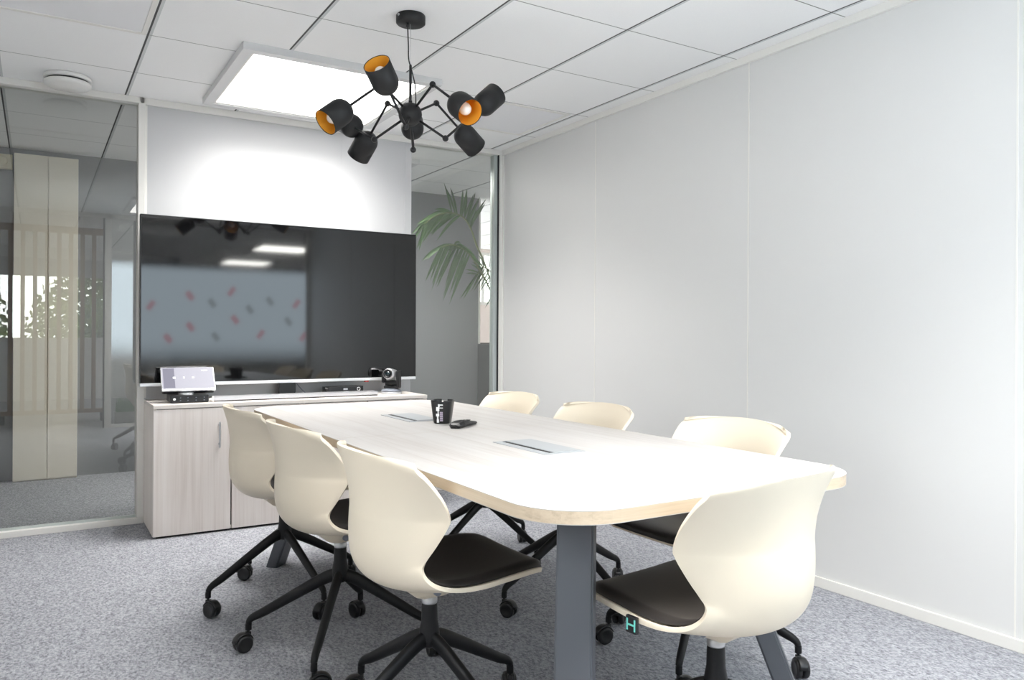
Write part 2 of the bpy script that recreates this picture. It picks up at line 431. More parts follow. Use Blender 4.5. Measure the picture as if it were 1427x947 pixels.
struct(bx('trim_9', -0.012, 0.0, -0.022, -0.004, 0.045, H - 0.036, M['trim'], bev=0.002))

# glazed wall behind the camera: the open doorway stands on the left, frosted film on the rest
def rear_partition():
    y = -5.03
    bm = bmesh.new()
    for x0, x1 in ((-3.42, -3.36), (-2.27, -2.20), (-0.06, 0.0)): box(bm, x0, x1, y - 0.03, y + 0.03, 0, H)
    box(bm, -3.36, -0.06, y - 0.03, y + 0.03, 2.40, H); box(bm, -2.20, -0.06, y - 0.03, y + 0.03, 0.0, 0.04)
    o = struct(fin('window_3', bm, M['trim']), 'glazed partition with frosted film behind the camera')
    bx('pane', -2.20, -0.06, y - 0.006, y + 0.006, 0.04, 2.40, M['window_glass'], o)
    bx('frosted_film', -2.20, -0.06, y + 0.007, y + 0.009, 0.72, 1.95, M['film'], o)
    bx('jamb_seal', -2.285, -2.27, y - 0.03, y + 0.03, 0, 2.40, M['black_plastic'], o)
    return y + 0.010
yf = rear_partition()
STK = [(-1.83, 1.455, 'r'), (-1.416, 1.575, 'r'), (-0.95, 1.64, 'r'), (-1.17, 1.495, 'g'), (-0.74, 1.43, 'g'), (-0.5, 1.535, 'g'), (-0.175, 1.51, 'r'), (-0.91, 1.305, 'r'), (-1.41, 1.215, 'r'), (-0.275, 1.29, 'g'), (-1.65, 1.08, 'r'), (-0.61, 1.13, 'r'), (-0.09, 1.1, 'r'), (-1.13, 1.1, 'g')]
SAY = ['leftmost of the reds, at mid height', 'upper red, second from the left', 'highest red of all', 'leftmost grey in the upper row', 'middle grey, under the ceiling light mirror',
       'right-hand grey of the upper row', 'red near the right border, in the upper row', 'red in the very middle of the pattern', 'red left of middle, second row', 'grey farthest right, second row',
       'lowest red on the left, above the touch screen', 'red right of middle, bottom row', 'red in the lower right corner', 'grey in the bottom row']
for i, (x, z, c) in enumerate(STK):
    bm = bmesh.new(); s = random.choice((-1, 1)) * 0.018
    poly = [(x - 0.036 + s, z + 0.02), (x + s * 0.6, z + 0.066), (x + 0.036 + s, z + 0.03), (x + 0.036 - s, z - 0.02), (x - s * 0.6, z - 0.066), (x - 0.036 - s, z - 0.03)]
    a = [bm.verts.new((px, yf, pz)) for px, pz in poly]; b = [bm.verts.new((px, yf + 0.001, pz)) for px, pz in poly]
    bm.faces.new(a); bm.faces.new(b)
    for k in range(6): bm.faces.new((a[k], a[(k + 1) % 6], b[(k + 1) % 6], b[k]))
    tag(fin('wall_sticker', bm, M['red_dot'] if c == 'r' else M['grey_dot']),
        '%s lozenge sticker mirrored in the television, %s' % ('red' if c == 'r' else 'grey', SAY[i]), 'sticker', 'lozenge stickers on the frosted glass')

# ------------------------------------------------------------------ ceiling lights
def ceiling_light(x0, x1, y0, y1, label, fw=0.05, th=0.035, on=True, group=None, m='led', watt=0.0, spread=125):
    t = thing('ceiling_light', label, 'ceiling light', ((x0 + x1) / 2, (y0 + y1) / 2, H), 0, group)
    bm = bmesh.new(); z0 = H - th
    for a in ((x0, x1, y0, y0 + fw), (x0, x1, y1 - fw, y1), (x0, x0 + fw, y0 + fw, y1 - fw), (x1 - fw, x1, y0 + fw, y1 - fw)):
        # each frame bar has a sloped inner lip
        box(bm, *a, z0, H)
    fin('frame', bm, M['white_frame'], t)
    bm = bmesh.new(); li = 0.012
    for a in ((x0 + fw, x1 - fw, y0 + fw, y0 + fw + li), (x0 + fw, x1 - fw, y1 - fw - li, y1 - fw), (x0 + fw, x0 + fw + li, y0 + fw + li, y1 - fw - li), (x1 - fw - li, x1 - fw, y0 + fw + li, y1 - fw - li)):
        box(bm, *a, z0 + 0.006, H)
    fin('inner_lip', bm, M['trim'], t)
    bx('diffuser', x0 + fw + li, x1 - fw - li, y0 + fw + li, y1 - fw - li, z0 + 0.010, z0 + 0.018, M[m] if on else M['off_led'], t)
    if watt > 0:             # the panel's own lamp, just under its diffuser
        la = bpy.data.lights.new('panel_lamp', 'AREA'); la.shape = 'RECTANGLE'; la.size = x1 - x0 - 2 * fw - 0.03; la.size_y = y1 - y0 - 2 * fw - 0.03
        la.energy = watt; la.spread = R(spread); la.color = (1.0, 0.985, 0.955)
        lo = bpy.data.objects.new('panel_lamp', la); COL.objects.link(lo); lo.parent = t; lo.location = (0, 0, -th + 0.008)
    return t
ceiling_light(-2.125, -1.105, -1.22, -0.18, 'large lit square ceiling panel above the television', watt=31, spread=128)
ceiling_light(-2.125, -1.105, -4.62, -3.58, 'large lit square ceiling panel near the camera end of the table', m='led_bright', watt=33, spread=112)
ceiling_light(-1.5, -0.4, 0.60, 1.20, 'added lit panel hidden in the corridor behind the white wall panel', watt=38, spread=170)  # added out of view to brighten the corridor
ceiling_light(-0.22, 0.66, -9.95, -9.05, 'lit ceiling panel in the office behind the camera, further one', m='led_office', watt=65, spread=150)
ceiling_light(-0.22, 0.66, -7.55, -6.65, 'lit ceiling panel in the office behind the camera, nearer one', m='led_office', watt=65, spread=150)
def off_panel(x0, x1, y0, y1, label):
    t = thing('ceiling_light', label, 'ceiling light', ((x0 + x1) / 2, (y0 + y1) / 2, H)); bm = bmesh.new(); fw = 0.022
    for a in ((x0, x1, y0, y0 + fw), (x0, x1, y1 - fw, y1), (x0, x0 + fw, y0 + fw, y1 - fw), (x1 - fw, x1, y0 + fw, y1 - fw)): box(bm, *a, H - 0.008, H, 0.002)
    fin('frame', bm, M['trim'], t)
    bx('diffuser', x0 + fw, x1 - fw, y0 + fw, y1 - fw, H - 0.004, H, M['off_led'], t)
off_panel(-3.105, -2.518, -1.655, -1.068, 'unlit square ceiling panel above the left glass wall')
off_panel(-0.705, -0.150, -1.060, -0.468, 'unlit square ceiling panel beside the right wall')

def air_vent():
    t = thing('air_vent', 'round white ceiling vent above the left glass panel', 'air vent', (-2.80, -0.20, H))
    xf = Matrix.Translation((-2.80, -0.20, H))
    bm = bmesh.new(); lathe(bm, [(0, 0), (0.108, 0), (0.113, -0.005), (0.113, -0.018), (0.106, -0.022), (0.0, -0.022)], 48, 0, xf); fin('base_ring', bm, M['white_plastic'], t)
    bm = bmesh.new(); lathe(bm, [(0, -0.0215), (0.098, -0.0215), (0.098, -0.032), (0, -0.032)], 40, 0, xf); fin('slot', bm, M['black_plastic'], t)
    bm = bmesh.new(); lathe(bm, [(0, -0.0315), (0.107, -0.0315), (0.113, -0.035), (0.112, -0.048), (0.10, -0.055), (0, -0.058)], 48, 0, xf); fin('disc', bm, M['white_plastic'], t)
air_vent()

# ------------------------------------------------------------------ corridor things
def corridor():
    t = thing('tall_cupboard', 'tall cream double-door cupboard in the corridor behind the left glass', 'cupboard', (-2.875, 1.76, 0))
    bx('carcass', -3.08, -2.67, 1.80, 1.868, 0.0, 2.40, M['cream_panel'], t)
    for x0, x1 in ((-3.08, -2.868), (-2.863, -2.67)):
        bx('door', x0, x1, 1.782, 1.80, 0.01, 2.40, M['cream_panel'], t, 0.002)
    t = thing('emergency_light', 'beige emergency light box high on the dark corridor wall', 'emergency light', (-3.17, 1.85, 2.28))
    bx('housing', -3.29, -3.09, 1.81, 1.868, 2.285, 2.39, M['beige_plastic'], t, 0.006)
    bm = bmesh.new(); xf = Matrix.Translation((-3.15, 1.81, 2.338)) @ Matrix.Rotation(PI / 2, 4, 'X')
    lathe(bm, [(0.0, 0.0), (0.03, 0.0), (0.034, 0.006), (0.022, 0.010), (0.0, 0.012)], 24, 0, xf); fin('lens', bm, M['beige_plastic'], t)
corridor()

def palm():
    px, py = 1.02, 1.60
    t = thing('potted_palm', 'tall potted palm with arching fronds behind the right glass panel', 'plant', (px, py, 0))
    bm = bmesh.new(); x0, x1, y0, y1 = 0.795, 1.24, 1.42, 1.82
    box(bm, x0, x1, y0, y1, 0.0, 1.0, 0.006); fin('planter', bm, M['planter'], t)
    bx('corner_trim', x0 + 0.02, x0 + 0.075, y0 - 0.008, y0, 0.02, 0.985, M['leg_grey'], t)
    bx('soil', x0 + 0.02, x1 - 0.02, y0 + 0.02, y1 - 0.02, 1.0, 1.012, M['soil'], t)
    rnd = random.Random(3)
    def leaflet(bm, base, tip, wd, droop=0.0):
        base, tip = Vector(base), Vector(tip); d = tip - base
        side = d.cross(Vector((0.25, -0.9, 0.15))).normalized()
        nrm = side.cross(d).normalized()
        prev = None
        for i in range(6):
            u = i / 5; c = base + d * u + Vector((0, 0, -droop * u * u * d.length)) ; hw = wd * (math.sin(PI * min(1, 0.12 + u * 0.88)) ** 0.7 if u < 1 else 0.02)
            fold = nrm * hw * 0.5
            cur = (bm.verts.new(c - side * hw + fold), bm.verts.new(c), bm.verts.new(c + side * hw + fold))
            if prev:
                for a in (0, 1):
                    f = bm.faces.new((prev[a], prev[a + 1], cur[a + 1], cur[a])); f.smooth = True
            prev = cur
    def frond(path, sets, wd):
        """path: points of the rachis; sets: (from, to, first dir, last dir, count, droop) rows of leaflets"""
        P = spline(path, 8); bm = bmesh.new()
        sweep(bm, P, [0.0085 * (1 - 0.75 * i / len(P)) + 0.0015 for i in range(len(P))], 8)
        s = fin('stem', bm, M['stem'], t)
        bm = bmesh.new()
        for k0, k1, d0, d1, n_, dr in sets:
            d0, d1 = Vector(d0), Vector(d1)
            for i in range(n_):
                u = i / max(1, n_ - 1); k = k0 + (k1 - k0) * u
                p = P[min(len(P) - 1, int(k * (len(P) - 1)))]
                d = d0.lerp(d1, u); d = d * (0.88 + 0.22 * rnd.random()); d.y += (rnd.random() - 0.5) * 0.14
                leaflet(bm, p, p + d, wd * (0.8 + 0.4 * rnd.random()), dr * (0.7 + 0.6 * rnd.random()))
        fin('leaflets', bm, M['leaf'], s)
    z0 = 1.01
    frond([(0.98, 1.6, z0), (0.80, 1.47, 1.42), (0.62, 1.36, 1.74), (0.51, 1.32, 1.90), (0.43, 1.30, 2.06), (0.34, 1.28, 2.15), (0.20, 1.26, 2.175), (0.04, 1.20, 2.13), (-0.10, 1.15, 2.04)],
          [(0.52, 0.74, (0.19, 0.02, 0.27), (-0.10, 0.0, 0.25), 10, 0.06), (0.74, 1.0, (-0.16, 0, 0.06), (-0.12, 0, -0.10), 6, 0.3),
           (0.66, 1.0, (-0.26, 0.03, -0.13), (-0.09, -0.02, -0.17), 13, 0.35), (0.5, 0.62, (0.05, -0.05, 0.22), (0.10, -0.02, 0.24), 3, 0.1)], 0.013)
    frond([(0.98, 1.58, z0), (0.80, 1.43, 1.32), (0.62, 1.30, 1.54), (0.52, 1.26, 1.66), (0.40, 1.22, 1.79), (0.30, 1.20, 1.855), (0.18, 1.17, 1.88), (0.06, 1.14, 1.85)],
          [(0.55, 0.85, (0.10, 0.0, -0.06), (0.07, 0.0, 0.10), 9, 0.9), (0.70, 1.0, (-0.20, 0.02, 0.08), (-0.16, 0, -0.06), 7, 0.45),
           (0.62, 1.0, (-0.16, 0.02, -0.34), (-0.17, -0.02, -0.26), 13, 0.25)], 0.014)
    # fronds standing over the planter and to the right
    for k in range(6):
        a = R(-60 + 38 * k + rnd.uniform(-8, 8)); L = rnd.uniform(0.35, 0.7); hgt = rnd.uniform(0.6, 1.0)
        dx, dy = math.cos(a) * L, -abs(math.sin(a)) * L * 0.35 + 0.05
        pth = [(1.0, 1.6, z0), (1.0 + dx * 0.2, 1.6 + dy * 0.2, z0 + hgt * 0.5), (1.0 + dx * 0.5, 1.6 + dy * 0.5, z0 + hgt * 0.85), (1.0 + dx * 0.8, 1.6 + dy * 0.8, z0 + hgt * 0.95), (1.0 + dx, 1.6 + dy, z0 + hgt * 0.85)]
        sx = 1 if dx > 0 else -1
        frond(pth, [(0.4, 1.0, (0.08, 0, 0.26), (0.16 * sx, 0, 0.02), 13, 0.12), (0.4, 1.0, (0.10 * sx, 0, -0.16), (0.16 * sx, 0, -0.22), 13, 0.12)], 0.009)
palm()

# ------------------------------------------------------------------ windows and greenery at both ends
window('window_4', 1.0, 6.3, 5.95, 1.56, 2.40, 0.05, 0.06, M['trim'], M['window_glass'], 'bright window at the far end of the corridor', (2.0, 3.15, 4.3, 5.3))
window('window_5', -3.6, -1.2, -9.55, 0.95, 2.25, 0.05, 0.06, M['trim'], M['window_glass'], 'office window with trees outside, mirrored in the left glass', (-2.4,))
tag(bx('roller_blind', -3.62, -1.18, -9.49, -9.48, 1.98, 2.27, M['blind']), 'half-lowered pale roller blind on the office window', 'blind')
struct(bx('trim_10', -12, 14, -22, -9.7, -0.7, -0.6, M['ground']))  # gravel ground outside the office window
struct(bx('trim_11', -12, 16, 6.2, 22, -0.7, -0.6, M['ground']))  # gravel ground outside the far corridor window

def tree(cx, cy, cz, rx, rz, label, seed):
    rnd = random.Random(seed)
    t = thing('tree', label, 'tree', (cx, cy, -0.6))
    bm = bmesh.new(); sweep(bm, [(cx, cy, -0.6), (cx + 0.05, cy, 0.4), (cx - 0.03, cy, cz)], [0.10, 0.08, 0.05], 8); fin('trunk', bm, M['bark'], t)
    bm = bmesh.new()
    for i in range(4200):
        u, v, q = rnd.random() * 2 * PI, rnd.uniform(-1, 1), rnd.random() ** 0.4
        s = math.sqrt(1 - v * v)
        p = Vector((cx + rx * q * s * math.cos(u), cy + rx * q * s * math.sin(u), cz + rz * q * v))
        a = Vector((rnd.uniform(-1, 1), rnd.uniform(-1, 1), rnd.uniform(-1, 1))).normalized() * 0.075
        b = a.cross(Vector((rnd.uniform(-1, 1), rnd.uniform(-1, 1), rnd.uniform(-1, 1)))).normalized() * 0.04
        bm.faces.new([bm.verts.new(p + a), bm.verts.new(p + b), bm.verts.new(p - a), bm.verts.new(p - b)])
    fin('crown', bm, M['hedge'], t, norm=False)
tree(-4.6, -11.8, 1.2, 1.25, 1.3, 'leafy tree outside the office window, left of its mullion', 1)
tree(-1.9, -11.8, 1.0, 1.25, 1.4, 'leafy tree outside the office window, right of its mullion', 2)
tree(3.6, 9.0, 1.3, 0.8, 0.75, 'small green tree outside the far corridor window', 3)

def slat_screen():
    t = thing('slatted_screen', 'brown wooden slatted screen behind the doorway, mirrored in the left glass', 'room divider', (-2.65, -5.95, 0))
    bm = bmesh.new(); x0, x1 = -3.35, -2.15
    box(bm, x0, x1, -5.98, -5.92, 0.10, 0.15); fin('rail', bm, M['slat'], t)
    bx('rail', x0, x1, -5.98, -5.92, 2.30, 2.38, M['slat'], t)
    bm = bmesh.new(); x = x0
    while x < x1 - 0.02: box(bm, x, x + 0.045, -5.98, -5.92, 0.15, 2.30); x += 0.125
    fin('slats', bm, M['slat'], t)
    for x in (x0 + 0.05, x1 - 0.10): bx('foot', x, x + 0.05, -6.05, -5.85, 0.0, 0.10, M['black'], t)
slat_screen()
def grass_trough():
    t = thing('grass_trough', 'strip of bright green artificial grass behind the frosted partition', 'plant trough', (-1.15, -5.22, 0))
    bx('trough', -2.15, -0.1, -5.30, -5.14, 0.0, 0.16, M['white_plastic'], t)
    rnd = random.Random(5); bm = bmesh.new()
    for i in range(1500):
        x, y = rnd.uniform(-2.13, -0.12), rnd.uniform(-5.29, -5.15); h = rnd.uniform(0.10, 0.20); dx = rnd.uniform(-0.03, 0.03)
        bm.faces.new([bm.verts.new((x - 0.006, y, 0.16)), bm.verts.new((x + 0.006, y, 0.16)), bm.verts.new((x + dx, y + rnd.uniform(-0.02, 0.02), 0.16 + h))])
    g = fin('grass', bm, M['grass'], t, norm=False); g['kind'] = 'stuff'
grass_trough()

# ------------------------------------------------------------------ cabinets
CT = 0.711
def cabinet(x0, x1, label, lock):
    yb, yf_ = -0.002, -0.435
    t = thing('cabinet', label, 'cabinet', ((x0 + x1) / 2, (yb + yf_) / 2, 0))
    bx('plinth', x0 + 0.02, x1 - 0.02, yf_ + 0.02, yb - 0.01, 0.0, 0.012, M['dark_gap'], t)
    bm = bmesh.new()
    box(bm, x0, x0 + 0.018, yf_ + 0.019, yb, 0.010, CT - 0.022, 0.001); box(bm, x1 - 0.018, x1, yf_ + 0.019, yb, 0.010, CT - 0.022, 0.001)
    box(bm, x0 + 0.018, x1 - 0.018, yb - 0.01, yb, 0.010, CT - 0.022); box(bm, x0 + 0.018, x1 - 0.018, yf_ + 0.019, yb - 0.01, 0.010, 0.028)
    fin('body', bm, M['cab'], t)
    bx('gap_shade', x0 + 0.018, x1 - 0.018, yf_ + 0.0185, yf_ + 0.024, 0.028, CT - 0.022, M['dark_gap'], t)  # black sheet close behind the doors paints the shade in their gap
    bx('top', x0 - 0.001, x1 - 0.0005, yf_ - 0.003, yb, CT - 0.021, CT, M['cab_top'], t, 0.0015)
    xm = (x0 + x1) / 2
    for k, (a, b) in enumerate(((x0 + 0.001, xm - 0.004), (xm + 0.004, x1 - 0.001))):
        d = bx('door', a, b, yf_, yf_ + 0.018, 0.012, CT - 0.0245, M['cab'], t, 0.001)
        if k == 0:
            hx = b - 0.062
            bm = bmesh.new(); box(bm, hx - 0.005, hx + 0.005, yf_ - 0.026, yf_ - 0.018, 0.468, 0.610, 0.002)
            box(bm, hx - 0.004, hx + 0.004, yf_ - 0.019, yf_, 0.482, 0.492); box(bm, hx - 0.004, hx + 0.004, yf_ - 0.019, yf_, 0.586, 0.596)
            fin('handle', bm, M['silver'], d)
        elif lock:
            bm = bmesh.new(); lathe(bm, [(0, 0), (0.009, 0), (0.009, 0.006), (0, 0.006)], 20, 0, Matrix.Translation((a + 0.014, yf_, 0.652)) @ Matrix.Rotation(PI / 2, 4, 'X')); fin('lock', bm, M['black_plastic'], d)
            bm = bmesh.new(); box(bm, a + 0.0125, a + 0.0155, yf_ - 0.030, yf_ - 0.006, 0.642, 0.658, 0.001); lathe(bm, [(0.004, 0), (0.009, 0), (0.009, 0.002), (0.004, 0.002), (0.004, 0)], 16, 0, Matrix.Translation((a + 0.013, yf_ - 0.026, 0.634)) @ Matrix.Rotation(PI / 2, 4, 'Y'))
            fin('key', bm, M['silver'], d)
    return t
cabinet(-2.405, -1.609, 'pale wood cabinet with a key in its lock, left under the television', True)
cabinet(-1.608, -0.812, 'pale wood cabinet under the right half of the television', False)

# ------------------------------------------------------------------ television
def television():
    x0, x1, z0, z1, yf_ = -2.443, -0.763, 0.797, 1.762, -0.150
    t = thing('television', 'large black wall-wide television above the pale wood cabinets', 'television', ((x0 + x1) / 2, -0.13, CT))
    bx('housing', x0 + 0.002, x1 - 0.002, yf_ + 0.006, yf_ + 0.045, z0 + 0.002, z1 - 0.002, M['black_plastic'], t, 0.004)
    bx('screen', x0 + 0.005, x1 - 0.005, yf_, yf_ + 0.008, z0 + 0.018, z1 - 0.005, M['screen'], t, 0.001)
    bm = bmesh.new(); box(bm, x0, x1, yf_ - 0.003, yf_ + 0.04, z0 - 0.004, z0 + 0.015, 0.003)
    bz = fin('bottom_bezel', bm, M['silver_light'], t)
    bx('nameplate', -1.617, -1.577, yf_ - 0.0045, yf_ - 0.002, z0 + 0.002, z0 + 0.009, M['silver'], bz)
    bx('indicator', -1.120, -1.095, yf_ + 0.0, yf_ + 0.02, z0 - 0.012, z0 - 0.002, M['red_led'], bz)
    bm = bmesh.new()
    box(bm, x0, x0 + 0.005, yf_ - 0.002, yf_ + 0.04, z0 + 0.015, z1, 0.001); box(bm, x1 - 0.005, x1, yf_ - 0.002, yf_ + 0.04, z0 + 0.015, z1, 0.001); box(bm, x0, x1, yf_ - 0.002, yf_ + 0.04, z1 - 0.005, z1, 0.001)
    fin('edge_frame', bm, M['black_plastic'], t)
    bm = bmesh.new(); box(bm, -1.665, -1.565, -0.135, -0.095, CT + 0.012, z0 + 0.06, 0.004); fin('stand_neck', bm, M['black_plastic'], t)
    bm = bmesh.new(); box(bm, -1.69, -1.52, -0.21, -0.05, CT + 0.0002, CT + 0.013, 0.005); fin('stand_foot', bm, M['black_plastic'], t)
    bx('wall_bracket', -1.85, -1.35, yf_ + 0.045, -0.006, 1.15, 1.45, M['black_plastic'], t)
    t.rotation_euler.x = R(-0.3)
television()
bm = bmesh.new(); sweep(bm, spline([(-1.56, -0.10, 0.80), (-1.53, -0.105, 0.76), (-1.49, -0.11, 0.722), (-1.44, -0.10, CT + 0.005), (-1.36, -0.09, CT + 0.004)], 8), 0.003, 8)
tag(fin('cable', bm, M['knob']), 'thin grey cable hanging behind the television stand', 'cable')

# ------------------------------------------------------------------ devices on the cabinets
def soundbar():
    t = thing('soundbar', 'long slim silver soundbar lying on the cabinet top under the television', 'soundbar', (-1.6, -0.31, CT))
    bx('body', -2.085, -1.105, -0.345, -0.255, CT + 0.006, CT + 0.027, M['silver'], t, 0.004)
    bx('base', -2.08, -1.11, -0.341, -0.26, CT + 0.0002, CT + 0.007, M['black_plastic'], t)
soundbar()
def touch_console():
    t = thing('mini_computer', 'flat black mini computer at the left end of the cabinet top', 'computer', (-2.21, -0.26, CT), R(-2))
    bm = bmesh.new(); box(bm, -0.098, 0.098, -0.10, 0.10, 0.002, 0.044, 0.004); fin('case', bm, M['black_plastic'], t, False)
    for x in (-0.08, 0.06):
        for y in (-0.08, 0.06): bx('rubber_foot', x, x + 0.02, y, y + 0.02, 0.0002, 0.003, M['dark_gap'], t, world=False)
    bm = bmesh.new(); lathe(bm, [(0, 0), (0.007, 0), (0.007, 0.002), (0, 0.002)], 20, 0, Matrix.Translation((-0.078, -0.10, 0.022)) @ Matrix.Rotation(PI / 2, 4, 'X')); fin('power_button', bm, M['white_print'], t, False)
    for x in (-0.05, -0.012, 0.030, 0.072):
        for z in (0.013, 0.028): bx('port', x, x + 0.006, -0.1012, -0.099, z, z + 0.004, M['knob'], t, world=False)
    box_top = CT + 0.044
    bm = bmesh.new(); box(bm, -2.095, -2.085, -0.345, -0.330, CT + 0.003, CT + 0.030); box(bm, -2.11, -2.094, -0.345, -0.335, CT + 0.012, CT + 0.022)
    tag(fin('usb_plug', bm, M['white_plastic']), 'small white plug at the side of the black mini computer', 'plug')
    s = thing('touch_screen', 'tilted lit touch screen standing on the black mini computer', 'screen', (-2.215, -0.27, box_top), R(-2))
    tilt = R(40)
    rot = Matrix.Translation((0.004, -0.070, 0.034)) @ Matrix.Rotation(-tilt, 4, 'X')
    def part(name, f, m, par=s):
        b = bmesh.new(); f(b); bmesh.ops.transform(b, matrix=rot, verts=b.verts); return fin(name, b, m, par, False)
    part('housing', lambda b: box(b, -0.140, 0.140, 0.0, 0.012, -0.012, 0.150, 0.004), M['silver'])
    part('back_wedge', lambda b: box(b, -0.136, 0.136, 0.011, 0.05, 0.0, 0.142, 0.008), M['black_plastic'])
    d = part('display', lambda b: box(b, -0.135, 0.135, -0.001, 0.003, 0.001, 0.146), M['tablet'])
    part('dark_panel', lambda b: box(b, -0.128, -0.070, -0.0016, 0.001, 0.006, 0.141), M['tablet_dim'], d)
    part('icon', lambda b: box(b, -0.079, -0.065, -0.0026, 0, 0.070, 0.082, 0.001), M['icon'], d)
    part('icon', lambda b: box(b, -0.026, -0.018, -0.0026, 0, 0.070, 0.082, 0.001), M['icon'], d)
    part('icon', lambda b: box(b, 0.020, 0.032, -0.0026, 0, 0.070, 0.082, 0.001), M['icon'], d)
    part('clock_bar', lambda b: box(b, 0.072, 0.105, -0.0026, 0, 0.122, 0.127), M['icon'], d)
    bm = bmesh.new(); box(bm, -0.05, 0.035, -0.058, 0.03, 0.008, 0.036, 0.004); fin('stand_neck', bm, M['black_plastic'], s, False)
    bm = bmesh.new(); prism(bm, [(0.040 * math.cos(a) - 0.008, 0.062 * math.sin(a) - 0.03) for a in (2 * PI * k / 32 for k in range(32))], 0.0003, 0.012); fin('stand_base', bm, M['silver_light'], s, False)
touch_console()

def conference_camera():
    t = thing('conference_camera', 'black and silver video conference camera on the right of the cabinet top', 'camera', (-0.985, -0.262, CT), R(-46))
    t.scale = (1.14, 1.14, 1.08)
    bm = bmesh.new(); lathe(bm, [(0, 0.0003), (0.056, 0.0003), (0.060, 0.006), (0.058, 0.016), (0.0, 0.018)], 36); fin('base', bm, M['silver_light'], t, False)
    bm = bmesh.new(); lathe(bm, [(0, 0.016), (0.060, 0.016), (0.052, 0.026), (0.030, 0.033), (0, 0.034)], 36); fin('base_cover', bm, M['knob'], t, False)
    bm = bmesh.new(); box(bm, -0.040, 0.052, -0.016, 0.018, 0.032, 0.050, 0.005)
    fin('turntable', bm, M['black_plastic'], t, False)
    for x0, x1, z0 in ((-0.052, -0.037, 0.066), (0.036, 0.053, 0.036)):
        bx('yoke_arm', x0, x1, -0.022, 0.022, z0, 0.140, M['black_plastic'], t, 0.006, world=False)
    bx('yoke_back', -0.045, 0.045, 0.012, 0.024, 0.040, 0.080, M['black_plastic'], t, 0.005, world=False)
    xf = Matrix.Translation((0, 0.0, 0.116)) @ Matrix.Rotation(R(90 - 8), 4, 'X')
    bm = bmesh.new(); lathe(bm, [(0, -0.040), (0.028, -0.040), (0.033, -0.03), (0.034, 0.030), (0.031, 0.046), (0.025, 0.050), (0.025, 0.044), (0, 0.044)], 32, 0, xf); h = fin('head', bm, M['silver'], t, False)
    bm = bmesh.new(); lathe(bm, [(0.0, 0.0445), (0.019, 0.0445), (0.026, 0.049), (0.026, 0.053), (0.018, 0.052), (0.017, 0.047), (0, 0.047)], 32, 0, xf); fin('lens_ring', bm, M['black_plastic'], h, False)
    bm = bmesh.new(); lathe(bm, [(0.0, 0.0465), (0.017, 0.0465), (0.012, 0.052), (0, 0.054)], 24, 0, xf); fin('lens', bm, M['lens'], h, False)
conference_camera()
def codec():
    t = thing('conference_hub', 'low black conference hub box behind the silver soundbar', 'conference hub', (-1.27, -0.15, CT))
    bm = bmesh.new(); prism(bm, [(-1.27 + 0.125 * math.copysign(abs(math.cos(a)) ** 0.35, math.cos(a)), -0.155 + 0.055 * math.copysign(abs(math.sin(a)) ** 0.35, math.sin(a))) for a in (2 * PI * k / 48 for k in range(48))], CT + 0.0003, CT + 0.052)
    bmesh.ops.bevel(bm, geom=[e for e in bm.edges if abs(e.verts[0].co.z - e.verts[1].co.z) < 1e-5 and e.verts[0].co.z > CT + 0.03], offset=0.012, segments=3, affect='EDGES')
    fin('case', bm, M['black_plastic'], t)
    bx('badge', -1.285, -1.258, -0.2112, -0.205, CT + 0.032, CT + 0.042, M['silver'], t)
    bm = bmesh.new(); lathe(bm, [(0.008, 0), (0.012, 0), (0.012, 0.002), (0.008, 0.002), (0.008, 0)], 20, 0, Matrix.Translation((-1.185, -0.2085, CT + 0.036)) @ Matrix.Rotation(PI / 2, 4, 'X')); fin('ring_button', bm, M['silver'], t)
codec()

